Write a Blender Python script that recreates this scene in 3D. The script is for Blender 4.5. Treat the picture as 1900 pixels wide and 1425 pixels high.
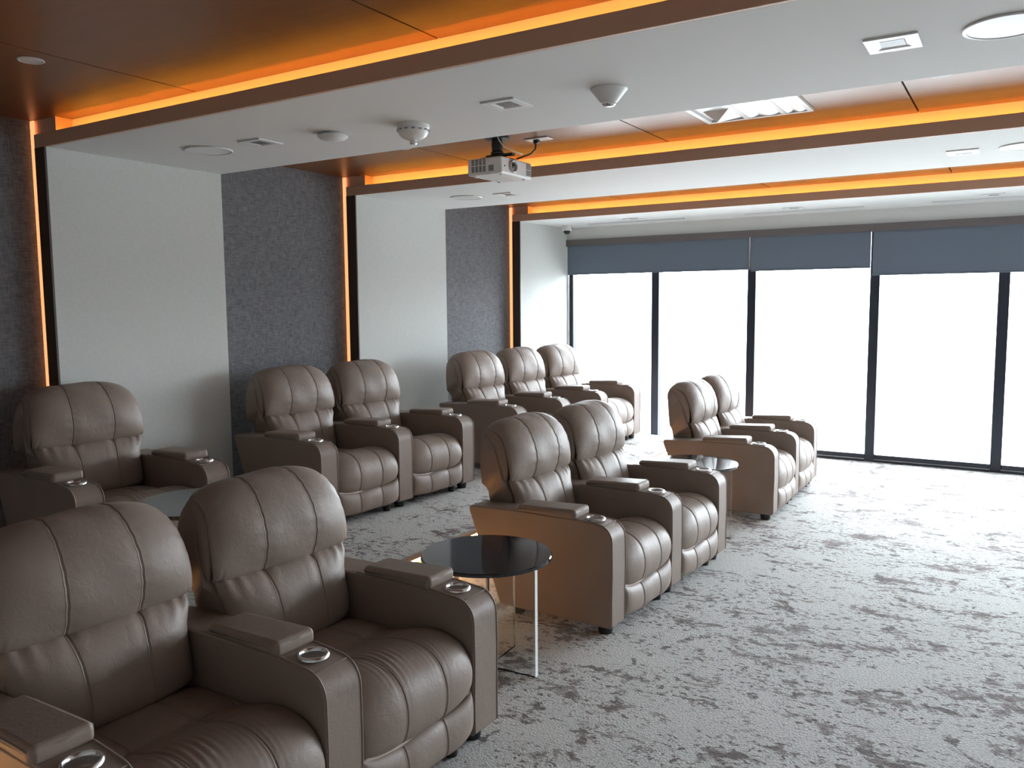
import bpy, bmesh, math, random
import numpy as np
from mathutils import Vector, Matrix
random.seed(7)
for o in list(bpy.data.objects): bpy.data.objects.remove(o)
S = bpy.context.scene
C = S.collection

# ------------------------------------------------------------------ camera
cam = bpy.data.cameras.new('camera'); cam.sensor_width = 36.0; cam.lens = 1521.17/1900*36
co = bpy.data.objects.new('camera', cam); C.objects.link(co)
RR = [[0.85025, 0.526314, -0.008294], [-0.043828, 0.086488, 0.995288], [0.524551, -0.84588, 0.096604]]
co.matrix_world = Matrix(((RR[0][0],RR[1][0],RR[2][0],4.985),(RR[0][1],RR[1][1],RR[2][1],3.355),(RR[0][2],RR[1][2],RR[2][2],1.72),(0,0,0,1)))
cam.clip_start = .05
S.camera = co
# ------------------------------------------------------------------ world, exposure
W = bpy.data.worlds.new('overcast_sky'); S.world = W; W.use_nodes = True
nt = W.node_tree; bg = nt.nodes['Background']; bg.inputs[1].default_value = 17.0
tc = nt.nodes.new('ShaderNodeTexCoord'); sx = nt.nodes.new('ShaderNodeSeparateXYZ'); cr_ = nt.nodes.new('ShaderNodeValToRGB')   # bright overcast sky over duller ground
nt.links.new(tc.outputs['Generated'],sx.inputs[0]); nt.links.new(sx.outputs[2],cr_.inputs[0]); nt.links.new(cr_.outputs[0],bg.inputs[0])
cr_.color_ramp.elements[0].position=0.0; cr_.color_ramp.elements[0].color=(.27,.285,.30,1); cr_.color_ramp.elements[1].position=.03; cr_.color_ramp.elements[1].color=(.86,.925,1,1)
S.view_settings.view_transform = 'Standard'; S.view_settings.look = 'None'
S.view_settings.exposure = 0.68; S.view_settings.gamma = 1.0; S.view_settings.use_curve_mapping = False
LED_COVE = 27.0; LED_WALL = .9; LED_STEP = 34.0

# room numbers (metres): x right along the bands, y towards the windows, z up
XR = 10.2; YB = .6
Y0,Y1,Y2,Y3,Y4,YW = 6.136,7.407,8.823,10.144,11.594,12.806
H = 2.678; HW = 2.845; XD = -.15; RX = 1.9; RZ = .212; RYE = 12.15
# portals guide daylight through the glazing
for i in range(1):
    l = bpy.data.lights.new('window_portal','AREA'); l.shape='RECTANGLE'; l.size=XR; l.size_y=2.1; l.cycles.is_portal=True
    lo = bpy.data.objects.new('window_portal', l); C.objects.link(lo); lo.location=(XR/2,YW+.14,1.05); lo.rotation_euler=(math.radians(-90),0,0)

# ------------------------------------------------------------------ materials
def mat(name, col, rough=.6, metal=0, spec=.5):
    m = bpy.data.materials.new(name); m.use_nodes = True
    b = m.node_tree.nodes['Principled BSDF']
    b.inputs['Base Color'].default_value = (*col,1); b.inputs['Roughness'].default_value = rough
    b.inputs['Metallic'].default_value = metal; b.inputs['Specular IOR Level'].default_value = spec
    return m
def nd(m, t, **k):
    n = m.node_tree.nodes.new(t)
    for a,v in k.items():
        if a in n.inputs.keys(): n.inputs[a].default_value = v
        else: setattr(n,a,v)
    return n
def ln(m, a, ao, b, bi): m.node_tree.links.new(a.outputs[ao], b.inputs[bi])
def coords(m, scale=(1,1,1), rot=(0,0,0)):
    tc = nd(m,'ShaderNodeTexCoord'); mp = nd(m,'ShaderNodeMapping'); mp.inputs['Scale'].default_value = scale; mp.inputs['Rotation'].default_value = rot
    ln(m,tc,'Object',mp,'Vector'); return mp
def noise(m, mp, scale, detail=4, rough=.55, dist=0):
    n = nd(m,'ShaderNodeTexNoise'); n.inputs['Scale'].default_value=scale; n.inputs['Detail'].default_value=detail
    n.inputs['Roughness'].default_value=rough; n.inputs['Distortion'].default_value=dist
    ln(m,mp,'Vector',n,'Vector'); return n
def ramp(m, src, out, stops):
    r = nd(m,'ShaderNodeValToRGB'); el = r.color_ramp.elements
    while len(el)<len(stops): el.new(.5)
    for e,(p,c) in zip(el,stops): e.position=p; e.color=(*c,1) if len(c)==3 else c
    ln(m,src,out,r,'Fac'); return r
def mix(m, fac, a, b, mode='MIX'):
    n = nd(m,'ShaderNodeMix'); n.data_type='RGBA'; n.blend_type=mode
    for s,k in ((fac,0),(a,6),(b,7)):
        if isinstance(s,tuple): n.inputs[k].default_value = (*s,1)
        elif isinstance(s,(int,float)): n.inputs[k].default_value = s
        else: m.node_tree.links.new(s, n.inputs[k])
    return n.outputs[2]
def bump(m, h, strength, dist, prev=None):
    b = nd(m,'ShaderNodeBump'); b.inputs['Strength'].default_value=strength; b.inputs['Distance'].default_value=dist
    m.node_tree.links.new(h,b.inputs['Height'])
    if prev is not None: m.node_tree.links.new(prev.outputs[0],b.inputs['Normal'])
    return b
def bsdf(m): return m.node_tree.nodes['Principled BSDF']
def setcol(m, sock): m.node_tree.links.new(sock, bsdf(m).inputs['Base Color'])
def setn(m, b): ln(m,b,0,bsdf(m),'Normal')
def emis(name, col, s):
    m = mat(name,col,.6); b = bsdf(m); b.inputs['Emission Color'].default_value=(*col,1); b.inputs['Emission Strength'].default_value=s
    return m

# leather
M = {}
m = M['leather'] = mat('leather',(.26,.21,.18),.47,0,.34)
mp = coords(m); n1 = noise(m,mp,5,3); n2 = noise(m,mp,260,3,.6); n3 = noise(m,mp,26,4,.6,.8)
setcol(m, mix(m, n1.outputs[0], (.225,.173,.143), (.278,.220,.187)))
r = ramp(m,n3,0,[(0,(.42,)*3),(1,(.56,)*3)]); ln(m,r,0,bsdf(m),'Roughness')
b = bump(m,n3.outputs[0],.25,.006); b = bump(m,n2.outputs[0],.22,.0012,b); setn(m,b)
m = M['thread'] = mat('thread',(.24,.19,.155),.7)
m = M['piping'] = mat('piping',(.27,.215,.18),.42)
M['black'] = mat('black_plastic',(.012,.012,.013),.4)
M['chrome'] = mat('brushed_steel',(.72,.72,.72),.22,1)
M['cupsteel'] = mat('cup_well_steel',(.5,.49,.48),.5,.6)
m = M['undercloth'] = mat('black_dust_cloth',(.02,.02,.02),.9)

# carpet
m = M['carpet'] = mat('carpet',(.5,.5,.5),.95,0,.1)
mp = coords(m); mpS = coords(m,(1.0,1.5,1.0)); mpL = coords(m,(1,1.6,1))
wv = noise(m,mp,9,5,.7)                                    # wobble
big = noise(m,mpS,1.9,7,.70,.3); med = noise(m,mpS,5.2,7,.74,.4); fine = noise(m,mp,95,4,.65)
tone = noise(m,mp,.7,3,.5); brk = noise(m,mpL,26,4,.7,.4)
base = mix(m, tone.outputs[0], (.76,.76,.73), (.84,.84,.83))
mx = nd(m,'ShaderNodeMath',operation='MULTIPLY'); ln(m,big,0,mx,0); ln(m,med,0,mx,1)
mx2 = nd(m,'ShaderNodeMath',operation='MULTIPLY'); mx2.inputs[1].default_value=.10; ln(m,brk,0,mx2,0)
ad = nd(m,'ShaderNodeMath',operation='ADD'); ln(m,mx,0,ad,0); ln(m,mx2,0,ad,1)
blot = ramp(m,ad,0,[(.334,(0,0,0)),(.356,(1,1,1))])
blot2 = ramp(m,ad,0,[(.385,(0,0,0)),(.405,(1,1,1))])
# crackle veins
vw = nd(m,'ShaderNodeVectorMath',operation='MULTIPLY_ADD'); ln(m,wv,1,vw,0); vw.inputs[1].default_value=(.22,.22,0); ln(m,mp,0,vw,2)
vo = nd(m,'ShaderNodeTexVoronoi'); vo.feature='DISTANCE_TO_EDGE'; vo.inputs['Scale'].default_value=1.9; ln(m,vw,0,vo,'Vector')
vn = ramp(m,vo,0,[(.0,(1,1,1)),(.022,(1,1,1)),(.034,(0,0,0))])
vmask = ramp(m,med,0,[(.50,(0,0,0)),(.56,(1,1,1))])
vein = nd(m,'ShaderNodeMath',operation='MULTIPLY'); ln(m,vn,0,vein,0); ln(m,vmask,0,vein,1)
dash = ramp(m,brk,0,[(.55,(0,0,0)),(.59,(1,1,1))])
dm = ramp(m,big,0,[(.42,(0,0,0)),(.50,(1,1,1))])
dsh = nd(m,'ShaderNodeMath',operation='MULTIPLY'); ln(m,dash,0,dsh,0); ln(m,dm,0,dsh,1)
hue = noise(m,mp,.9,2)
bc = mix(m, hue.outputs[0], (.47,.42,.42), (.40,.375,.35))
c1 = mix(m, blot.outputs[0], base, bc)
c2 = mix(m, blot2.outputs[0], c1, (.29,.245,.235))
c3 = mix(m, vein.outputs[0], c2, (.26,.235,.225))
c4 = mix(m, dsh.outputs[0], c3, (.26,.23,.22))
fr = ramp(m,fine,0,[(.3,(.72,)*3),(.58,(1.05,)*3)])
c5 = mix(m, 1.0, c4, fr.outputs[0], 'MULTIPLY'); setcol(m,c5)
b = bump(m,fine.outputs[0],1.0,.02); setn(m,b)

# wall cloths
def cloth(name, ca, cb, sc, bs, lo=.3, hi=.7):
    m = mat(name,ca,.85,0,.2); mp = coords(m,(1,1,1)); mpv = coords(m,(1,1,.12)); mph = coords(m,(.12,.12,1))
    a = noise(m,mpv,sc*4,3); b_ = noise(m,mph,sc*4,3); g = noise(m,mp,sc,5,.7)
    s = nd(m,'ShaderNodeMath',operation='ADD'); ln(m,a,0,s,0); ln(m,b_,0,s,1)
    s2 = nd(m,'ShaderNodeMath',operation='ADD'); ln(m,s,0,s2,0); ln(m,g,0,s2,1)
    s3 = nd(m,'ShaderNodeMath',operation='MULTIPLY'); ln(m,s2,0,s3,0); s3.inputs[1].default_value=.3333
    r = ramp(m,s3,0,[(lo,ca),(hi,cb)]); setcol(m,r.outputs[0]); setn(m,bump(m,s3.outputs[0],bs,.003)); return m
M['cloth_light'] = cloth('pale_woven_wallcovering',(.52,.53,.51),(.62,.635,.61),38,.25)
M['cloth_dark'] = cloth('charcoal_woven_wallcovering',(.10,.10,.108),(.22,.222,.23),30,.5,.38,.62)
m = M['paint'] = mat('white_ceiling_paint',(.67,.67,.655),.75,0,.2); mp=coords(m); setn(m,bump(m,noise(m,mp,160,2).outputs[0],.08,.001))
M['paintwall'] = mat('light_wall_paint',(.62,.63,.62),.8,0,.2)
M['fascia'] = mat('brown_laminate',(.62,.40,.28),.5)
M['return'] = mat('dark_brown_laminate',(.055,.035,.026),.5)
m = M['wood'] = mat('walnut_veneer',(.3,.14,.06),.36,0,.35)
mp = coords(m,(.35,6,6)); g1 = noise(m,mp,3.2,6,.62,.3); mp2=coords(m,(1.1,40,40)); g2 = noise(m,mp2,3,3,.6)
c = mix(m, g1.outputs[0], (.12,.043,.014), (.27,.105,.038)); c = mix(m, .35, c, mix(m,g2.outputs[0],(.10,.035,.012),(.29,.12,.045))); setcol(m,c)
M['white'] = mat('white_plastic',(.72,.72,.71),.35)
M['greylens'] = mat('grey_lens',(.16,.16,.165),.35)
M['mirror'] = mat('specular_aluminium',(.8,.82,.83),.3,.75)
M['alu'] = mat('dark_anodised_frame',(.022,.026,.040),.35,.3)
M['valance'] = mat('bronze_valance',(.13,.11,.11),.5)
m = M['shade'] = bpy.data.materials.new('shade_fabric'); m.use_nodes=True; nt=m.node_tree; nt.nodes.clear()
o_=nt.nodes.new('ShaderNodeOutputMaterial'); d1=nt.nodes.new('ShaderNodeBsdfDiffuse'); d2=nt.nodes.new('ShaderNodeBsdfTranslucent'); mxs=nt.nodes.new('ShaderNodeMixShader')
d1.inputs[0].default_value=(.165,.195,.24,1); d2.inputs[0].default_value=(.16,.21,.29,1); mxs.inputs[0].default_value=.12
nt.links.new(d1.outputs[0],mxs.inputs[1]); nt.links.new(d2.outputs[0],mxs.inputs[2]); nt.links.new(mxs.outputs[0],o_.inputs[0])
m = M['pane'] = bpy.data.materials.new('window_glass'); m.use_nodes=True; nt=m.node_tree; nt.nodes.clear()
o_=nt.nodes.new('ShaderNodeOutputMaterial'); t_=nt.nodes.new('ShaderNodeBsdfTransparent'); g_=nt.nodes.new('ShaderNodeBsdfGlossy'); mxs=nt.nodes.new('ShaderNodeMixShader'); fr_=nt.nodes.new('ShaderNodeFresnel')
g_.inputs['Roughness'].default_value=.0; fr_.inputs[0].default_value=1.25; t_.inputs[0].default_value=(.96,.98,.98,1)
nt.links.new(fr_.outputs[0],mxs.inputs[0]); nt.links.new(t_.outputs[0],mxs.inputs[1]); nt.links.new(g_.outputs[0],mxs.inputs[2]); nt.links.new(mxs.outputs[0],o_.inputs[0])
m = M['acrylic'] = mat('clear_acrylic',(.93,.96,.95),.03); bsdf(m).inputs['Transmission Weight'].default_value=1; bsdf(m).inputs['IOR'].default_value=1.47
M['acryledge'] = mat('frosted_acrylic_edge',(.80,.84,.82),.3)
m = M['stone'] = mat('dark_polished_stone',(.02,.022,.026),.07,0,.6)
mp=coords(m,(1,1,1)); n1=noise(m,mp,7,6,.65,1.2); rr_=ramp(m,n1,0,[(.35,(.012,.014,.018)),(.6,(.03,.034,.042)),(.75,(.06,.065,.075))]); setcol(m,rr_.outputs[0])
M['led_cove'] = emis('cove_led',(1,.43,.055),LED_COVE)
M['led_wall'] = emis('wall_led',(1,.37,.15),LED_WALL)
M['led_step'] = emis('step_led',(1,.47,.15),LED_STEP)

# ------------------------------------------------------------------ mesh helpers
def link(name, me, parent=None, m=None):
    o = bpy.data.objects.new(name, me); C.objects.link(o)
    if parent is not None: o.parent = parent
    if m is not None and me is not None and not me.materials: me.materials.append(M[m] if isinstance(m,str) else m)
    return o
def bm_mesh(bm, name, smooth=False, sharp=None):
    bmesh.ops.recalc_face_normals(bm, faces=bm.faces)
    for f in bm.faces: f.smooth = smooth
    if sharp is not None:
        for e in bm.edges:
            if len(e.link_faces)==2 and e.calc_face_angle(0) > math.radians(sharp): e.smooth=False
    me = bpy.data.meshes.new(name); bm.to_mesh(me); bm.free(); return me
def box_bm(bm, x0,x1,y0,y1,z0,z1, bev=0, seg=2, mi=0):
    r = bmesh.ops.create_cube(bm,size=1)
    for v in r['verts']:
        v.co = Vector(((x0+x1)/2+v.co.x*(x1-x0),(y0+y1)/2+v.co.y*(y1-y0),(z0+z1)/2+v.co.z*(z1-z0)))
    fs = set(f for v in r['verts'] for f in v.link_faces)
    for f in fs: f.material_index=mi
    if bev>0:
        es = list(set(e for v in r['verts'] for e in v.link_edges))
        bmesh.ops.bevel(bm,geom=es,offset=bev,segments=seg,profile=.5,affect='EDGES')
def box(name, x0,x1,y0,y1,z0,z1, m, parent=None, bev=0, seg=2):
    bm = bmesh.new(); box_bm(bm,x0,x1,y0,y1,z0,z1,bev,seg)
    return link(name, bm_mesh(bm,name,bev>0,35 if bev>0 else None), parent, m)
def lathe(name, prof, m, parent=None, n=32, loc=(0,0,0), axis='z', close=True):
    bm = bmesh.new(); rings=[]
    for r,z in prof:
        if r<1e-6: rings.append([bm.verts.new((0,0,z))])
        else: rings.append([bm.verts.new((r*math.cos(2*math.pi*i/n),r*math.sin(2*math.pi*i/n),z)) for i in range(n)])
    for a,b_ in zip(rings[:-1],rings[1:]):
        for i in range(n):
            j=(i+1)%n
            if len(a)==1: bm.faces.new((a[0],b_[i],b_[j]))
            elif len(b_)==1: bm.faces.new((a[i],a[j],b_[0]))
            else: bm.faces.new((a[i],a[j],b_[j],b_[i]))
    if axis=='x': bmesh.ops.rotate(bm,verts=bm.verts,matrix=Matrix.Rotation(math.pi/2,3,'Y'))
    bmesh.ops.translate(bm,verts=bm.verts,vec=loc)
    return link(name, bm_mesh(bm,name,True,38), parent, m)
def tube_bm(bm, pts, r, n=8, caps=True):
    pts=[Vector(p) for p in pts]; rings=[]; up=None
    for i,p in enumerate(pts):
        t=(pts[min(i+1,len(pts)-1)]-pts[max(i-1,0)]).normalized()
        if up is None: up = t.orthogonal().normalized()
        up = (up - t*up.dot(t)).normalized(); s=t.cross(up)
        rings.append([bm.verts.new(p+(up*math.cos(2*math.pi*k/n)+s*math.sin(2*math.pi*k/n))*r) for k in range(n)])
    for a,b_ in zip(rings[:-1],rings[1:]):
        for k in range(n): bm.faces.new((a[k],a[(k+1)%n],b_[(k+1)%n],b_[k]))
    if caps: bm.faces.new(rings[0]); bm.faces.new(rings[-1][::-1])
def tube(name, pts, r, m, parent=None, n=8):
    bm=bmesh.new(); tube_bm(bm,pts,r,n); return link(name,bm_mesh(bm,name,True),parent,m)
def prism(name, poly, a0, a1, axis, m, parent=None, bev=0, seg=3):
    """poly in (x,z) extruded along y, or (y,z) extruded along x"""
    bm=bmesh.new()
    f = (lambda p,a:(p[0],a,p[1])) if axis=='y' else (lambda p,a:(a,p[0],p[1]))
    A=[bm.verts.new(f(p,a0)) for p in poly]; B=[bm.verts.new(f(p,a1)) for p in poly]
    bm.faces.new(A); bm.faces.new(B[::-1]); caps=[]
    for i in range(len(poly)):
        j=(i+1)%len(poly); bm.faces.new((A[i],A[j],B[j],B[i]))
    bmesh.ops.recalc_face_normals(bm,faces=bm.faces)
    if bev>0:
        es=[e for e in bm.edges if e.calc_face_angle(0)>math.radians(50)]
        bmesh.ops.bevel(bm,geom=es,offset=bev,segments=seg,profile=.5,affect='EDGES')
    o=link(name,bm_mesh(bm,name,bev>0,None),parent,m)
    return o
def wn(o):
    md=o.modifiers.new('weighted_normal','WEIGHTED_NORMAL'); md.keep_sharp=True; return o
def tag(o,label,cat,group=None,kind=None):
    o['label']=label; o['category']=cat
    if group: o['group']=group
    if kind: o['kind']=kind
    return o
def struct(o): o['kind']='structure'; return o
def empty(name, loc=(0,0,0), rz=0):
    o=bpy.data.objects.new(name,None); C.objects.link(o); o.location=loc; o.rotation_euler=(0,0,rz); o.empty_display_size=.1; return o
def copy_tree(o, parent=None):
    c=o.copy(); C.objects.link(c)
    if parent is not None: c.parent=parent
    for ch in list(o.children): copy_tree(ch,c)
    return c

# ------------------------------------------------------------------ room shell
fl = struct(box('floor',-.3,XR,YB,YW+.05,-.12,0,'carpet'))
rp = struct(box('riser_platform',XD,RX,YB,RYE,0.0005,RZ,'carpet'))
box('nosing',RX,RX+.022,YB,RYE,RZ-.03,RZ,'piping',rp,.004)
box('led_strip',RX+.001,RX+.012,YB+.1,RYE-.1,RZ-.048,RZ-.034,'led_step',rp)
wl = struct(box('wall_left',XD-.12,XD,YB,YW+.1,0,3.0,'cloth_dark'))
for a,b_ in ((Y0,Y1),(Y2,Y3),(Y4,YW)):
    box('wall_panel',XD,0,a+.012,b_,0,H,'cloth_light',wl)
    box('panel_return',-.105,-.0005,a,a+.012,0,H,'return',wl)
    box('led_strip',-.146,-.108,a+.004,a+.012,RZ,HW-.004,'led_wall',wl)
struct(box('wall_right',XR,XR+.12,YB,YW+.1,0,3.0,'paintwall'))
struct(box('wall_back',XD-.12,XR+.12,YB-.12,YB,0,3.0,'paintwall'))
ce = struct(box('ceiling',XD-.12,XR+.12,YB-.12,YW+.1,HW+.02,3.0,'return'))
joints=[XD,1.25,2.83,4.41,5.99,7.57,9.15,XR]
for a,b_ in ((3.3,Y0+.2),(Y1,Y2+.2),(Y3,Y4+.2)):
    for x0,x1 in zip(joints[:-1],joints[1:]):
        box('ceiling_panel',x0+(.005 if x0>0 else 0),x1-.005,a,b_,HW,HW+.02,'wood',ce)
def bulk(a,b_,cove=True):
    s=.125 if cove else 0
    o=box('soffit',XD if not cove else XD,XR,a+s,b_,H,HW+.02,'paint',ce)
    if cove:
        box('cove_ledge',-.1045,XR,a+.02,a+s,H,H+.022,'paint',ce)
        box('fascia',-.1045,XR,a,a+.02,H,H+.08,'fascia',ce,.002,1)
        box('cove_end_block',XD,.097,a+.022,a+s,H+.081,HW,'fascia',ce)
        box('led_strip',.10,XR-.1,a+.0215,a+.029,H+.0225,H+.030,'led_cove',ce)
bulk(Y0,Y1); bulk(Y2,Y3); bulk(Y4,YW); bulk(YB,3.3,False)
struct(box('trim_1',0,XR,YW-.045,YW,2.53,H,'paint'))
struct(box('trim_2',0,XR,YW-.075,YW-.02,2.45,2.53,'valance'))

# ------------------------------------------------------------------ windows
mull=[0.0,1.185,2.352,3.652,4.831,6.1,7.3,8.6,XR]
for i,(x0,x1) in enumerate(zip(mull[:-1],mull[1:])):
    w = empty('window_%d'%(i+1),((x0+x1)/2,YW,0)); struct(w)
    cx=(x0+x1)/2
    def wb(n,a,b_,c_,d_,e_,f_,m_,bev=.003): return box(n,a-cx,b_-cx,c_,d_,e_,f_,m_,w,bev,1)
    hw=.047
    L = x0+hw if i>0 else .062
    R_ = x1-hw if i<7 else XR-.06
    wb('mullion',x1-hw,x1+hw,0,.13,0.0,2.53,'alu') if i<7 else wb('mullion',XR-.06,XR,0,.13,0,2.53,'alu')
    if i==0: wb('jamb',0,.062,0,.13,0,2.53,'alu')
    wb('bottom_rail',L,R_,.01,.12,.028,.075,'alu'); wb('sill',L,R_,-.02,.12,0.0,.024,'alu')
    wb('sill_bead',L,R_,-.004,.008,.024,.028,'chrome',0)
    wb('top_rail',L,R_,.01,.12,2.46,2.53,'alu')
    wb('glazing_bead',R_-.006,R_,.055,.06,.075,2.46,'chrome',0)
    wb('pane',L,R_,.06,.066,.075,2.46,'pane',0)
struct(box('light_slit_strip',2.3375,2.3505,YW-.075,YW-.045,2.09,2.45,'chrome'))  # added bright strip, stands in for light leaking between the first two shades
# roller shades
sh=[(.012,2.334,2.088,'first blue-grey roller shade from the left wall, half hidden behind the corner post line'),
    (2.354,3.612,2.07,'narrowest blue-grey roller shade, the middle one above two window bays'),
    (3.632,6.2,1.99,'long blue-grey roller shade hanging lowest at the right, with a bead chain')]
sh=[(a,b_,z,l) for a,b_,z,l in sh]
labs=['dark blue-grey roller shade nearest the left wall, beside the ceiling camera',
      'dark blue-grey roller shade between the two pale vertical slits, middle of the window wall',
      'dark blue-grey roller shade hanging lowest, at the right end of the window wall']
for (a,b_,z,_),lab in zip(sh,labs):
    e=empty('roller_shade',((a+b_)/2,YW-.055,2.45)); tag(e,lab,'shade','roller shades across the window wall')
    cx=(a+b_)/2
    box('shade_fabric',a-cx,b_-cx,-.0015,.0015,z-2.45+.012,0.0,'shade',e)
    box('bottom_bar',a-cx,b_-cx,-.007,.007,z-2.45,z-2.45+.016,'shade',e,.003,1)
    if a>3:
        bm=bmesh.new()
        for k in range(64):
            r=bmesh.ops.create_uvsphere(bm,u_segments=6,v_segments=4,radius=.0045)
            bmesh.ops.translate(bm,verts=r['verts'],vec=(a-cx-.022+.002*math.sin(k*.1),-.018,-.02-k*.0195))
        ch=link('bead_chain',bm_mesh(bm,'bead_chain',True),e,'white')

# ------------------------------------------------------------------ soft cushion builder
def cr(pts,n):
    P=np.array(pts,float); P=np.vstack([2*P[0]-P[1],P,2*P[-1]-P[-2]])
    d_=np.r_[0,np.cumsum(np.linalg.norm(np.diff(P[1:-1],axis=0),axis=1))]; out=[]
    for s in np.linspace(0,d_[-1],n):
        i=min(np.searchsorted(d_,s,side='right')-1,len(d_)-2); t=(s-d_[i])/(d_[i+1]-d_[i])
        a,b_,c_,e=P[i],P[i+1],P[i+2],P[i+3]
        out.append(.5*((2*b_)+(-a+c_)*t+(2*a-5*b_+4*c_-e)*t*t+(-a+3*b_-3*c_+e)*t**3))
    return np.array(out)
SE=.37
def cushion(name, P, E, Wd, nv, parent, n=3.2, mm=2.0, seams=(-SE,SE), disp=None, dens=60, seam_v=None, seam_d=.0026, cy=0.0):
    """P, E: centre and side-edge profiles (x,z); Wd: half width along v"""
    P=cr(P,nv); E=cr(E,nv); Wv=np.interp(np.linspace(0,1,nv),np.linspace(0,1,len(Wd)),Wd)
    tt=np.linspace(0,1,dens//2+1); ang=tt*math.pi/2
    a=np.sin(ang)**(2/n); 
    # re-spread uniformly in a for the middle, keep the angular spacing at the rim
    a=np.unique(np.round(np.concatenate([np.linspace(0,.9,dens//2),a[a>.88],[SE-.02,SE-.011,SE-.005,SE,SE+.005,SE+.011,SE+.02]]),4))
    a=np.clip(a,0,1); a=np.concatenate([-a[::-1][:-1],a])
    f=np.power(np.clip(1-np.abs(a)**n,0,1),1/mm)
    X=E[:,None,0]+(P[:,None,0]-E[:,None,0])*f[None]; Z=E[:,None,1]+(P[:,None,1]-E[:,None,1])*f[None]; Y=Wv[:,None]*a[None]+cy
    G=np.stack([X,Y,Z],-1)
    du=np.gradient(G,axis=1); dv=np.gradient(G,axis=0); N=np.cross(du,dv); N/=np.linalg.norm(N,axis=-1,keepdims=True)+1e-9
    cen=G.mean((0,1)); 
    if (N[nv//2,len(a)//2]@(G[nv//2,len(a)//2]-cen))<0: N=-N
    v=np.linspace(0,1,nv)[:,None]; A=a[None]
    D=np.zeros((nv,len(a)))
    wh=Wv[:,None]
    for s in seams: D-=seam_d*np.exp(-((A-s)*wh/.0034)**2)+.0022*np.exp(-((A-s)*wh/.03)**2)
    if seam_v is not None:
        for s,dp,wd in seam_v: D-=dp*np.exp(-((v-s)/wd)**2)
    if disp: D+=disp(A,v,wh)
    rim=np.clip((1-np.abs(A))/.04,0,1); D*=rim
    G=G+N*D[...,None]
    nu=len(a); V=G.reshape(-1,3); F=[]
    for i in range(nv-1):
        for j in range(nu-1): F.append((i*nu+j,i*nu+j+1,(i+1)*nu+j+1,(i+1)*nu+j))
        F.append((i*nu+nu-1,i*nu,(i+1)*nu,(i+1)*nu+nu-1))
    F.append(tuple(range(nu))[::-1]); F.append(tuple((nv-1)*nu+k for k in range(nu)))
    me=bpy.data.meshes.new(name); me.from_pydata([tuple(p) for p in V],[],F); me.update()
    bm=bmesh.new(); bm.from_mesh(me); bmesh.ops.recalc_face_normals(bm,faces=bm.faces)
    for f_ in bm.faces: f_.smooth=len(f_.verts)==4
    bm.to_mesh(me); bm.free()
    o=link(name,me,parent,'leather')
    for s in seams:
        bm=bmesh.new()
        for off in (-.0062,.0062):
            j=[np.interp(s+off/np.mean(Wv),a,G[i,:,0]) for i in range(nv)]; ks=[np.interp(s+off/np.mean(Wv),a,G[i,:,1]) for i in range(nv)]; lz=[np.interp(s+off/np.mean(Wv),a,G[i,:,2]) for i in range(nv)]
            jn=int(np.argmin(abs(a-s)))
            pts=[Vector((j[i],ks[i],lz[i]))+Vector(N[i,jn])*.0001 for i in range(1,nv-1)]
            tube_bm(bm,pts,.0009,4)
        link('seam',bm_mesh(bm,'seam',True),o,'thread')
    return o

PW=.7512; AW=.158
def head_disp(A,v,w):
    s=np.abs(A)
    pl=.0050*np.clip((s-.68)/.25,0,1)*np.clip((v-.35)/.2,0,1)*np.clip((.95-v)/.1,0,1)*(np.abs(np.sin(v*34+s*3))**.6-1)
    lowc=.006*np.clip((s-.72)/.25,0,1)*np.clip((.3-v)/.2,0,1)*(np.abs(np.sin(s*40+v*20))-1)
    soft=.004*np.sin(A*5+v*7)*np.sin(v*9+A*2)
    pk=.002*np.exp(-((s-SE)*w/.03)**2)*np.sin(v*80)
    return pl+lowc+soft+pk
def lumb_disp(A,v,w):
    s=np.abs(A)
    pk=.0035*np.exp(-((s-SE)*w/.05)**2)*np.clip((.45-v)/.35,0,1)*np.sin(A*w/.012+v*9)
    pk2=.005*np.clip((.42-v)/.3,0,1)*np.clip((s-.55)/.3,0,1)*np.sin(A*34+v*4)
    return pk+pk2+.003*np.sin(A*6+1)*np.sin(v*8)
def seat_disp(A,v,w):
    s=np.abs(A)
    env=np.exp(-((v-.57)/.085)**2)*(np.exp(-((A+.12)/.20)**2)+.5*np.exp(-((A-.33)/.10)**2))*(.6+.4*np.sin(A*9+v*5))
    wr=.0021*env*np.sin(A*w/.0165*2*math.pi*.62+v*14+1.2*np.sin(v*11))
    env2=np.exp(-((v-.60)/.12)**2)*np.exp(-((s-SE)/.16)**2)
    wr2=.0010*env2*np.sin(A*w/.011*2*math.pi*.5+v*22)
    return wr+wr2+.004*np.sin(A*4+.5)*np.sin(v*7)
def foot_disp(A,v,w): return .0022*np.sin(A*7+v*5)

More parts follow.
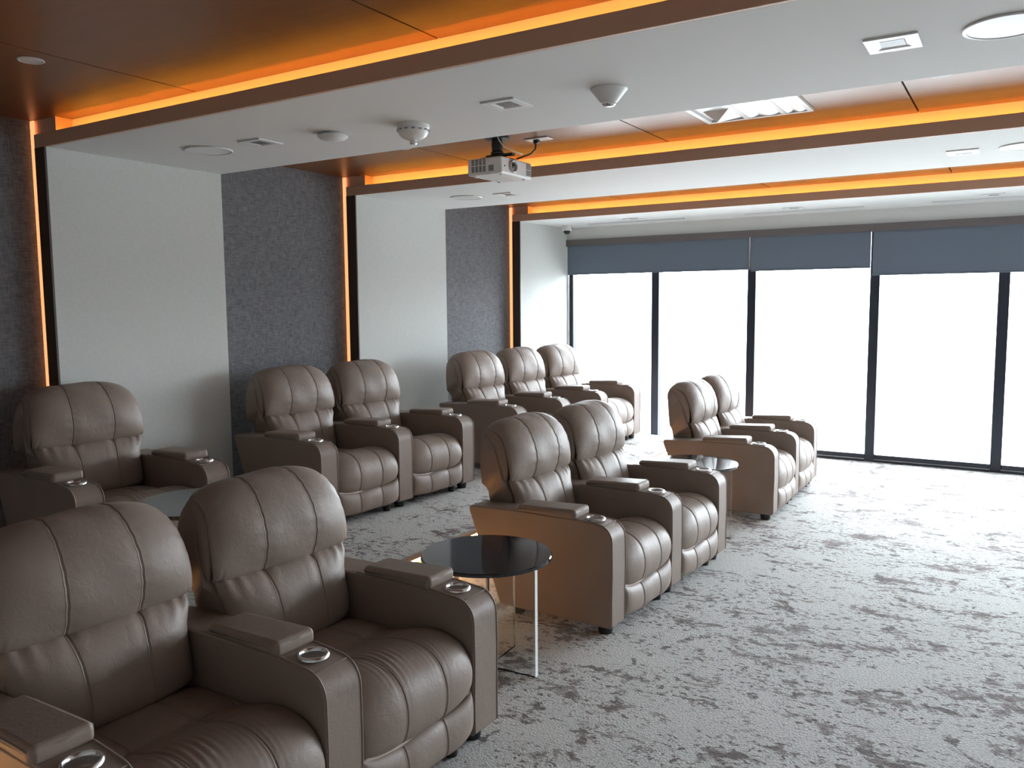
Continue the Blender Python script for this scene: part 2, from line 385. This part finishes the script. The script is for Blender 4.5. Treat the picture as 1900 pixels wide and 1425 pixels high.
def make_arm(parent, y, ctrl=False):
    poly=[(-.700,.052),(-.012,.052),(0,.064)]
    poly+=[(0,.20),(.003,.35),(.001,.505)]
    for k in range(1,8):
        t=k/8*math.pi/2; poly.append((-.085+.085*math.cos(t)+.0,.510+.083*math.sin(t)))
    poly+=[(-.09,.594),(-.20,.602),(-.62,.597),(-.895,.586),(-.912,.575),(-.908,.55),(-.712,.06)]
    o=prism('arm',[(p[0],p[1]) for p in poly],-AW/2,AW/2,'y','leather',None,.009,3)
    # hole for the cup holder
    bm=bmesh.new(); bmesh.ops.create_cone(bm,cap_ends=True,segments=36,radius1=.0465,radius2=.0465,depth=.2)
    bmesh.ops.translate(bm,verts=bm.verts,vec=(-.135,0,.63)); cme=bpy.data.meshes.new('t'); bm.to_mesh(cme); bm.free()
    cut=bpy.data.objects.new('t',cme); C.objects.link(cut)
    md=o.modifiers.new('b','BOOLEAN'); md.object=cut; md.operation='DIFFERENCE'; md.solver='EXACT'
    bpy.context.view_layer.update(); dg=bpy.context.evaluated_depsgraph_get()
    me=bpy.data.meshes.new_from_object(o.evaluated_get(dg)); o.modifiers.clear(); o.data=me; bpy.data.objects.remove(cut)
    wn(o); o.parent=parent; o.location=(0,y,0)
    # piping along both edges of the front and top band
    for sg in (-1,1):
        pts=[(p[0]+.0008,sg*(AW/2-.006),p[1]+.001) for p in poly[2:-4]]
        pts=[Vector(p) for p in pts]
        tube('piping',pts,.0026,'piping',o,6)
    # cross seam in front of the cup
    tube('seam',[(-.052,k,.5875+.0) for k in np.linspace(-AW/2+.01,AW/2-.01,6)],.0016,'thread',o,5)
    lathe('cup_holder',[(.0385,.600),(.0405,.607),(.0435,.6105),(.0485,.610),(.0525,.606),(.0535,.6005),(.0455,.600),(.0450,.590),(.0385,.590),(.0385,.600)],'chrome',o,40,(-.135,0,-.002))
    lathe('cup_well',[(0,.572),(.030,.572),(.036,.576),(.0380,.582),(.0384,.5995),(.0440,.5895),(.0440,.543),(0,.543)],'cupsteel',o,36,(-.135,0,-.002))
    # lid pad
    bm=bmesh.new(); box_bm(bm,-.580,-.206,-.085,.085,.594,.653,.020,4)
    for v in bm.verts:
        t=min(1,max(0,(v.co.x+.585)/.379))
        if v.co.z>.615: v.co.z-= .018*(1-t)**1.6 + .006*(abs(v.co.y)/.086)**2
        v.co.y*= (1-.06*(1-t)); 
        if t>.5: v.co.x-= .02*(v.co.z-.62)/.03*0 + .012*(abs(v.co.y)/.086)**3
    pd=link('armrest_pad',bm_mesh(bm,'armrest_pad',True),o,'leather'); wn(pd)
    bm=bmesh.new()
    loop=[]
    for sg,xs in ((-1,np.linspace(-.57,-.235,8)),(1,np.linspace(-.235,-.57,8))):
        for x in xs:
            t=(x+.585)/.379; loop.append(Vector((x,sg*.0835*(1-.06*(1-t)),.6385-.018*(1-t)**1.6-.004)))
    loop.insert(8,Vector((-.2175,.045,.6365))); loop.insert(8,Vector((-.2125,0,.637))); loop.insert(8,Vector((-.2175,-.045,.6365)))
    tube_bm(bm,loop,.0028,6); me=bm_mesh(bm,'welt',True); me.materials.append(M['piping'])
    # join the welt into the pad mesh
    bm=bmesh.new(); bm.from_mesh(pd.data); bm.from_mesh(me); bm.to_mesh(pd.data); bm.free()
    return o

def make_recliner(two_arms):
    root=empty('recliner')
    c=PW/2; hw=c-AW/2-.003
    # base and feet
    box('base_frame',-.66,-.05,c-hw+.004,c+hw-.004,.055,.16,'undercloth',root)
    ys=[c-.375,c+.375] if two_arms else [c+.375]
    for y in ys:
        for x in (-.075,-.62):
            bm=bmesh.new(); bmesh.ops.create_cone(bm,cap_ends=True,segments=20,radius1=.036,radius2=.044,depth=.055)
            bmesh.ops.translate(bm,verts=bm.verts,vec=(x,y,.0275)); link('foot',bm_mesh(bm,'foot',True,40),root,'black')
    for x in (-.06,-.60):
        bm=bmesh.new(); bmesh.ops.create_cone(bm,cap_ends=True,segments=20,radius1=.026,radius2=.03,depth=.055)
        bmesh.ops.translate(bm,verts=bm.verts,vec=(x,c+hw-.07,.0275)); link('foot',bm_mesh(bm,'foot',True,40),root,'black')
    for y in ys: make_arm(root,y)
    prism('rear_panel',[(-.885,.62),(-.86,.62),(-.675,.075),(-.70,.075)],c-hw,c+hw,'y','leather',root)
    # back shell, lofted ring by ring
    ring=cr([(-.74,.41),(-.80,.41),(-.885,.57),(-.905,.72),(-.925,.90),(-.940,.99),(-.925,1.035),(-.89,1.040),(-.845,.975),(-.79,.86),(-.755,.76),(-.735,.68),(-.715,.60),(-.70,.46),(-.74,.41)],48)[:-1]
    bm=bmesh.new(); rings=[]
    st=[-1,-.99,-.965,-.93,-.88,-.75,-.5,-.25,0,.25,.5,.75,.88,.93,.965,.99,1]
    for a in st:
        e_=max(0,(abs(a)-.88)/.12); sc=1-.10*e_**2.4; pts=[]
        for x,z in ring:
            up=min(1,max(0,(z-.645)/.045)); wmax=(hw-.002)*(1-up)+.350*up
            top=min(1,max(0,(z-.76)/.28)); wmax*=1-.17*top**1.9
            z2=z-.065*top**1.5*abs(a)**4
            cx_,cz_=-.82,.76
            pts.append(bm.verts.new((cx_+(x-cx_)*sc,c+a*wmax,cz_+(z2-cz_)*(1-.04*e_**2))))
        rings.append(pts)
    n=len(ring)
    for A_,B_ in zip(rings[:-1],rings[1:]):
        for k in range(n): bm.faces.new((A_[k],A_[(k+1)%n],B_[(k+1)%n],B_[k]))
    for R0_ in (rings[0],rings[-1]):
        for k in range(n//2-1): 
            q=[R0_[k],R0_[k+1],R0_[n-2-k],R0_[n-1-k]]; q=list(dict.fromkeys(q)); bm.faces.new(q)
        if n%2: bm.faces.new((R0_[n//2-1],R0_[n//2],R0_[n//2+1]))
    shell=link('backrest_shell',bm_mesh(bm,'backrest_shell',True,50),root,'leather')
    for sg in (-1,1):
        path=cr([(-.905,.970),(-.880,.975),(-.835,.945),(-.788,.89),(-.760,.82),(-.745,.76),(-.742,.72)],22)
        bm=bmesh.new(); rg=[]
        for i,(x,z) in enumerate(path):
            t=path[min(i+1,21)]-path[max(i-1,0)]; t/=np.linalg.norm(t); nn=np.array([-t[1],t[0]]); k_=math.sin(math.pi*min(1,max(.02,(i+.6)/22)))**.4*(1-.45*(i/21)**2)
            top=min(1,max(0,(z-.76)/.28)); yb=c+sg*(.330*(1-.23*top**1.5))
            rg.append([bm.verts.new((x+nn[0]*.046*k_*math.cos(q),yb+sg*.027*k_*math.sin(q),z+nn[1]*.046*k_*math.cos(q))) for q in np.linspace(0,2*math.pi,17)[:-1]])
        for A_,B_ in zip(rg[:-1],rg[1:]):
            for k in range(16): bm.faces.new((A_[k],A_[(k+1)%16],B_[(k+1)%16],B_[k]))
        bm.faces.new(rg[0]); bm.faces.new(rg[-1][::-1])
        link('side_wing',bm_mesh(bm,'side_wing',True,60),root,'leather')
    cushion('head_pillow',
        [(-.80,.70),(-.735,.690),(-.685,.716),(-.660,.79),(-.662,.87),(-.686,.945),(-.732,1.010),(-.795,1.050),(-.865,1.058),(-.915,1.040),(-.935,1.01)],
        [(-.80,.735),(-.755,.718),(-.712,.722),(-.712,.79),(-.728,.85),(-.752,.91),(-.785,.96),(-.83,.985),(-.870,.992),(-.90,.985),(-.915,.970)],
        [.320,.330,.334,.331,.320,.305,.292,.282],46,root,2.8,2.1,disp=head_disp,dens=70,cy=c)
    cushion('lumbar_pillow',
        [(-.78,.735),(-.72,.725),(-.665,.700),(-.628,.64),(-.605,.57),(-.590,.50),(-.592,.43),(-.65,.40)],
        [(-.78,.735),(-.765,.735),(-.735,.722),(-.712,.67),(-.70,.58),(-.685,.50),(-.68,.44),(-.70,.41)],
        [.318,.318,.314,hw+.001,hw-.003,hw-.003,hw-.003,hw-.004],36,root,3.4,2.1,disp=lumb_disp,dens=110,cy=c)
    cushion('seat',
        [(-.66,.30),(-.655,.40),(-.60,.425),(-.45,.43),(-.335,.437),(-.26,.462),(-.17,.478),(-.08,.468),(-.015,.43),(.018,.37),(.026,.30),(.012,.235),(-.02,.203),(-.07,.195)],
        [(-.655,.30),(-.645,.38),(-.60,.395),(-.45,.40),(-.335,.405),(-.26,.425),(-.17,.435),(-.09,.425),(-.04,.395),(-.012,.35),(-.006,.31),(-.012,.275),(-.03,.255),(-.07,.25)],
        [hw-.001,hw-.001],64,root,3.6,2.0,disp=seat_disp,dens=180,seam_v=[(.345,.014,.018)],seams=(-SE,SE),cy=c)
    cushion('footrest',
        [(-.06,.20),(-.025,.212),(.003,.206),(.020,.175),(.026,.13),(.020,.085),(.000,.060),(-.05,.055)],
        [(-.06,.245),(-.04,.258),(-.020,.255),(-.008,.23),(-.004,.15),(-.008,.095),(-.02,.075),(-.05,.07)],
        [hw-.001,hw-.001],26,root,4.5,2.0,disp=foot_disp,dens=80,cy=c)
    return root
proto2=make_recliner(True)
proto1=make_recliner(False)

groups={'F1':(3.193,4.422,-2.6,0,2),'F2':(3.271,7.148,-2.82,0,2),'F3':(3.395,9.860,.48,0,2),
        'B1':(.968,5.719,-4.30,RZ,1),'B2':(1.085,7.312,-3.39,RZ,2),'B3':(1.242,9.568,-3.47,RZ,3)}
RL={('F1',0):'taupe leather recliner nearest the camera, cut off by the left and bottom edges',
    ('F1',1):'large taupe leather recliner beside the round side table, centre-left foreground',
    ('F2',0):'front-row recliner with its whole brown side facing the camera, behind the foreground table',
    ('F2',1):'front-row recliner in the middle pair, the one farther from the camera',
    ('F3',0):'grey-lit recliner of the front pair before the windows, nearer seat with visible side',
    ('F3',1):'outermost front-row recliner, closest to the window glass and brightest at the footrest',
    ('B1',0):'shaded recliner against the first pale wall panel, far left on the platform',
    ('B2',0):'back-row recliner before the charcoal wall panel, left seat of the middle pair',
    ('B2',1):'back-row recliner under the second glowing wall strip, right seat of the middle pair',
    ('B3',0):'first seat of the back-row three, its dark side toward the camera',
    ('B3',1):'middle seat of the back-row trio under the third glowing wall strip',
    ('B3',2):'last seat of the back-row trio, beside the window corner'}
used=[False,False]
for g,(gx,gy,rr_,gz,cnt) in groups.items():
    r=math.radians(rr_)
    for k in range(cnt):
        pr=proto2 if k==0 else proto1; idx=0 if k==0 else 1
        o=pr if not used[idx] else copy_tree(pr); used[idx]=True
        o.location=(gx-math.sin(r)*k*PW, gy+math.cos(r)*k*PW, gz); o.rotation_euler=(0,0,r)
        if (g,k)==('F1',1): SW=o
        tag(o,RL[(g,k)],'recliner','taupe leather home theatre recliners')

# ------------------------------------------------------------------ side tables
def make_table():
    root=empty('side_table'); R_=.31
    lathe('tabletop',[(0,.532),(R_-.006,.532),(R_,.536),(R_,.548),(R_-.004,.552),(0,.552)],'stone',root,72)
    t=.024; L=.262
    for k,ang in enumerate((0,math.pi/2)):
        bm=bmesh.new(); box_bm(bm,-L,L,-t/2,t/2,0,.531) if k==0 else None
        if k==1:
            box_bm(bm,-L,-t/2-.0005,-t/2,t/2,0,.531); box_bm(bm,t/2+.0005,L,-t/2,t/2,0,.531)
        bmesh.ops.rotate(bm,verts=bm.verts,matrix=Matrix.Rotation(ang,3,'Z'))
        p=link('leg_panel',bm_mesh(bm,'leg_panel'),root,'acrylic')
        for s in (-1,1):
            bm=bmesh.new(); box_bm(bm,s*(L+.0008)-.0006,s*(L+.0008)+.0006,-t/2,t/2,0.001,.530)
            bmesh.ops.rotate(bm,verts=bm.verts,matrix=Matrix.Rotation(ang,3,'Z'))
            link('panel_edge',bm_mesh(bm,'panel_edge'),p,'acryledge')
    return root
tb=make_table()
TS=[(2.885,6.50,0,.05,'dark stone-topped round side table on clear acrylic legs in the foreground between recliner pairs'),
    (2.99,9.12,0,.3,'round side table with bluish reflections, between the middle and the window-side front pairs'),
    (1.56,5.93,RZ,.2,'dark round side table mostly hidden behind the foreground headrests, in front of the far-left recliner')]
for i,(x,y,z,a,l) in enumerate(TS):
    o=tb if i==0 else copy_tree(tb); o.location=(x,y,z); o.rotation_euler=(0,0,a)
    tag(o,l,'side table','round side tables between the recliners')

# ------------------------------------------------------------------ ceiling fittings
def downlight():
    r=empty('downlight'); a=.092; b_=.058
    bm=bmesh.new(); zz=[0,-.010,-.012]
    o4=[(-a,-a),(a,-a),(a,a),(-a,a)]; i4=[(-b_,-b_),(b_,-b_),(b_,b_),(-b_,b_)]
    t=[bm.verts.new((x,y,0)) for x,y in o4]; u=[bm.verts.new((x,y,-.007)) for x,y in o4]
    w=[bm.verts.new((x,y,-.007)) for x,y in i4]; v=[bm.verts.new((x*.7,y*.7,-.001)) for x,y in i4]
    for k in range(4):
        j=(k+1)%4; bm.faces.new((t[k],t[j],u[j],u[k])); bm.faces.new((u[k],u[j],w[j],w[k])); bm.faces.new((w[k],w[j],v[j],v[k]))
    link('trim_frame',bm_mesh(bm,'trim_frame'),r,'white')
    box('lens',-b_*.7,b_*.7,-b_*.7,b_*.7,-.0035,-.0005,'greylens',r); return r
dl=downlight()
DL=[(1.150,6.765,'square white downlight on the first soffit beside the leftmost round speaker'),
    (2.843,6.785,'square white downlight on the first soffit between the domed detector and the cone-shaped alarm'),
    (4.535,6.790,'square white downlight on the first soffit at the upper right, its grey lens seen clearly'),
    (1.130,9.520,'small square downlight on the second soffit beneath the projector'),
    (4.620,9.500,'square white downlight on the second soffit at the right'),
    (1.184,12.13,'tiny square downlight on the last soffit nearest the left wall'),
    (2.958,12.12,'tiny square downlight on the last soffit above the middle shade'),
    (4.724,12.11,'tiny square downlight on the last soffit at the far right')]
for i,(x,y,l) in enumerate(DL):
    o=dl if i==0 else copy_tree(dl); o.location=(x,y,H-.0005); tag(o,l,'downlight','square downlights in the white soffits')
def speaker():
    r=empty('ceiling_speaker')
    lathe('speaker_frame',[(.128,0),(.140,0),(.142,-.004),(.139,-.008),(.132,-.009),(.128,-.007)],'white',r,56)
    lathe('speaker_grille',[(0,-.008),(.06,-.0078),(.128,-.006),(.1285,-.0005),(0,-.0005)],'white',r,56); return r
sp=speaker()
SP=[(.705,6.755,'round white ceiling speaker on the first soffit near the left wall'),
    (4.900,6.800,'large round white ceiling speaker cut by the top right corner'),
    (.715,9.490,'small round white ceiling speaker on the second soffit near the pale wall panel'),
    (4.960,9.480,'round white ceiling speaker on the second soffit at the right edge')]
for i,(x,y,l) in enumerate(SP):
    o=sp if i==0 else copy_tree(sp); o.location=(x,y,H-.0005); tag(o,l,'speaker','round ceiling speakers')
# low white detector
r=empty('smoke_detector',(1.672,6.82,H)); tag(r,'flat white round smoke detector on the first soffit, left of the domed one','detector')
lathe('base_plate',[(0,0),(.055,0),(.055,-.008),(0,-.008)],'white',r,40); lathe('cover',[(0,-.0085),(.070,-.0085),(.083,-.014),(.084,-.020),(.070,-.031),(.045,-.038),(.02,-.041),(0,-.041)],'white',r,48)
# domed detector with clear sensor tip
r=empty('domed_detector',(2.178,6.90,H)); tag(r,'white domed detector with a small glassy tip on the first soffit','detector')
lathe('base_plate',[(0,0),(.086,0),(.087,-.018),(.084,-.022),(0,-.022)],'white',r,48)
lathe('dome',[(0,-.0225),(.084,-.0225),(.082,-.038),(.072,-.056),(.055,-.070),(.030,-.080),(0,-.082)],'white',r,48)
lathe('sensor_tip',[(0,-.0825),(.018,-.0825),(.020,-.096),(.014,-.104),(0,-.106)],'chrome',r,20)
bm=bmesh.new()
for k in range(14):
    a=2*math.pi*k/14
    b2=bmesh.new(); box_bm(b2,.083,.0868,-.009,.009,-.034,-.028); bmesh.ops.rotate(b2,verts=b2.verts,matrix=Matrix.Rotation(a,3,'Z'))
    mt=bpy.data.meshes.new('q'); b2.to_mesh(mt); b2.free(); bm.from_mesh(mt)
link('vent_slots',bm_mesh(bm,'vent_slots'),r,'greylens')
# cone alarm
r=empty('cone_alarm',(3.372,6.80,H)); tag(r,'white cone-shaped alarm with a chrome tip on the first soffit','alarm')
lathe('cone',[(0,0),(.082,0),(.083,-.006),(.078,-.012),(.040,-.058),(.034,-.062),(0,-.062)],'white',r,48)
lathe('chrome_tip',[(0,-.0625),(.031,-.0625),(.031,-.070),(.022,-.078),(0,-.080)],'chrome',r,32)
# camera dome
r=empty('dome_camera',(.20,12.38,H)); tag(r,'small white dome security camera at the corner above the window wall','camera')
lathe('housing',[(0,0),(.062,0),(.062,-.058),(.054,-.064),(0,-.064)],'white',r,40)
lathe('lens_ball',[(0,-.0645),(.040,-.0645),(.038,-.085),(.024,-.104),(0,-.110)],'black',r,28)
# wood ceiling discs
def disc():
    r=empty('recessed_spot'); lathe('trim_ring',[(.040,0),(.056,0),(.057,-.003),(.052,-.006),(.042,-.004)],'white',r,36)
    lathe('spot_lens',[(0,-.0035),(.040,-.0035),(.040,-.0005),(0,-.0005)],'white',r,36); return r
ds=disc()
for i,(x,y,l) in enumerate([(1.104,5.485,'small white round spot in the nearest wood ceiling panel, upper left'),
      (1.17,8.06,'sliver of a white round spot peeking past the first soffit, left of the projector'),
      (4.59,8.07,'sliver of a white round spot past the first soffit, right of the dark joint')]):
    o=ds if i==0 else copy_tree(ds); o.location=(x,y,HW-.0003); tag(o,l,'spotlight','round spots in the wood ceiling')
# slot diffusers
def slot():
    r=empty('slot_diffuser'); L=.60
    for s in (-1,1): box('flange',-L,L,s*.032-.008,s*.032+.008,-.006,0,'white',r)
    box('slot',-L,L,-.0235,.0235,-.0025,-.0002,'greylens',r)
    box('vane',-L+.01,L-.01,-.004,.004,-.006,-.003,'white',r); return r
sd=slot()
for i,(x,l) in enumerate([(1.09,'long white slot diffuser on the last soffit near the left wall'),(2.98,'long white slot diffuser on the last soffit above the middle shade'),(4.80,'long white slot diffuser on the last soffit at the right')]):
    o=sd if i==0 else copy_tree(sd); o.location=(x,12.40,H-.0005); tag(o,l,'air diffuser','slot diffusers along the last soffit')
# big mirrored ceiling fixture
r=empty('ceiling_fixture',(3.585,8.17,HW)); tag(r,'large square mirrored ceiling fixture set in the second wood ceiling band','ceiling fixture')
a=.315
bm=bmesh.new()
for q in ((-a,a,-a,-a+.03),(-a,a,a-.03,a),(-a,-a+.03,-a+.03,a-.03),(a-.03,a,-a+.03,a-.03)): box_bm(bm,q[0],q[1],q[2],q[3],-.014,0)
link('outer_frame',bm_mesh(bm,'outer_frame'),r,'white')
def troughs(x0,x1,nm):
    n=12; bm=bmesh.new(); A_=[];B_=[]
    for k in range(n+1):
        t=k/n; x=x0+(x1-x0)*t; z=-.002-.010*abs(math.cos(t*math.pi*1.5))
        A_.append(bm.verts.new((x,-a+.03,z))); B_.append(bm.verts.new((x,a-.03,z)))
    for k in range(n): bm.faces.new((A_[k],A_[k+1],B_[k+1],B_[k]))
    return link(nm,bm_mesh(bm,nm,True),r,'mirror')
troughs(-.05,.13,'reflector'); troughs(.17,a-.03,'reflector')
box('divider',.135,.165,-a+.031,a-.031,-.013,-.001,'white',r,.003,1); box('divider',-.085,-.055,-a+.031,a-.031,-.013,-.001,'white',r,.003,1)
bm=bmesh.new(); ap=bm.verts.new((-.19,.10,-.055)); bs=[bm.verts.new(p) for p in ((-.255,.02,-.002),(-.10,.02,-.002),(-.10,.27,-.002),(-.255,.27,-.002))]
for k in range(4): bm.faces.new((bs[k],bs[(k+1)%4],ap))
link('prism',bm_mesh(bm,'prism'),r,'mirror')
box('backing_plate',-a+.03,a-.03,-a+.03,a-.03,-.0015,-.0003,'white',r)

# ------------------------------------------------------------------ projector
pj=empty('projector',(1.95,8.12,2.57),math.radians(-1)); tag(pj,'white projector with a round lens, hung below the second wood ceiling band','projector')
bd=wn(box('body',-.135,.135,-.19,.19,.0,.110,'white',pj,.014,3))
bm=bmesh.new()
for cx_ in range(4):
    for g_ in range(2):
        for k in range(5): box_bm(bm,-.100+cx_*.030,-.078+cx_*.030,-.1915,-.185,.020+g_*.044+k*.0078,.0245+g_*.044+k*.0078)
for k in range(5): box_bm(bm,.035,.075,-.1915,-.185,.020+k*.0078,.0245+k*.0078)
vn_=link('side_vent',bm_mesh(bm,'side_vent'),pj,'black'); vn_['kind']='stuff'
bm=bmesh.new()
for g_ in range(2):
    for k in range(5): box_bm(bm,.130,.1365,.115,.175,.020+g_*.042+k*.0078,.0245+g_*.042+k*.0078)
link('front_vent',bm_mesh(bm,'front_vent'),pj,'black')['kind']='stuff'
lr=lathe('lens_ring',[(.024,.0),(.042,.0),(.044,.006),(.042,.016),(.036,.022),(.030,.018),(.026,.006),(.024,0)],M['cupsteel'],pj,40,(.130,-.055,.058),'x')
lr.data.transform(Matrix.Identity(4))
lathe('lens',[(0,.002),(.027,.002),(.027,.010),(.016,.016),(0,.018)],'black',pj,32,(.130,-.055,.058),'x')
lathe('ir_sensor',[(0,.0),(.005,.0),(.005,.003),(0,.003)],'black',pj,12,(.135,-.15,.05),'x')
for sx in (-.1,.1):
    for sy in (-.14,.14): lathe('foot_pad',[(0,-.008),(.010,-.008),(.010,0),(0,0)],'white',pj,12,(sx,sy,0))
mt_=empty('projector_mount',(1.93,8.12,2.845),math.radians(-1)); tag(mt_,'black metal ceiling mount holding the projector','projector mount')
lathe('ceiling_plate',[(0,-.001),(.085,-.001),(.085,-.018),(.03,-.022),(0,-.022)],'black',mt_,24)
lathe('stem',[(0,-.0225),(.036,-.0225),(.040,-.05),(.036,-.095),(.045,-.105),(.045,-.118),(0,-.118)],'black',mt_,24)
box('crossbar',-.085,.13,-.02,.02,-.134,-.1185,'black',mt_,.003,1)
for ang in (.7,2.3,3.9,5.4):
    tube('mount_arm',[(0,0,-.14),(.09*math.cos(ang),.09*math.sin(ang),-.146),(.12*math.cos(ang),.12*math.sin(ang),-.1515)],.008,'black',mt_)
tag(tube('power_cable',[(2.03,8.20,2.70),(2.06,8.23,2.715),(2.10,8.27,2.735),(2.12,8.30,2.77),(2.12,8.31,2.80),(2.11,8.31,2.818)],.0055,'black'),'short black cable looping from the projector mount to the ceiling outlet','cable')
tag(tube('white_cable',[(1.99,8.02,2.84),(2.0,8.03,2.80),(2.02,8.06,2.76),(2.06,8.13,2.735),(2.09,8.18,2.722)],.004,'white'),'thin white cable hanging beside the black projector mount','cable')
ob=empty('ceiling_outlet',(2.13,8.33,HW)); tag(ob,'white outlet plate on the wood ceiling beside the projector mount','outlet')
box('cover_plate',-.09,.09,-.045,.045,-.008,-.0003,'white',ob,.003,1); box('plug',-.035,.005,-.018,.018,-.030,-.0085,'black',ob,.004,1)

# small clear knob on the outer arm of the foreground pair
kn=lathe('side_knob',[(0,0),(.014,0),(.015,.006),(.010,.012),(.012,.020),(.008,.026),(0,.027)],'acryledge',SW,16)
kn.rotation_euler=(math.radians(-90),0,0); kn.location=(-.035,PW+AW/2+.0005,.495); kn['label']='small clear knob on the outer arm side'
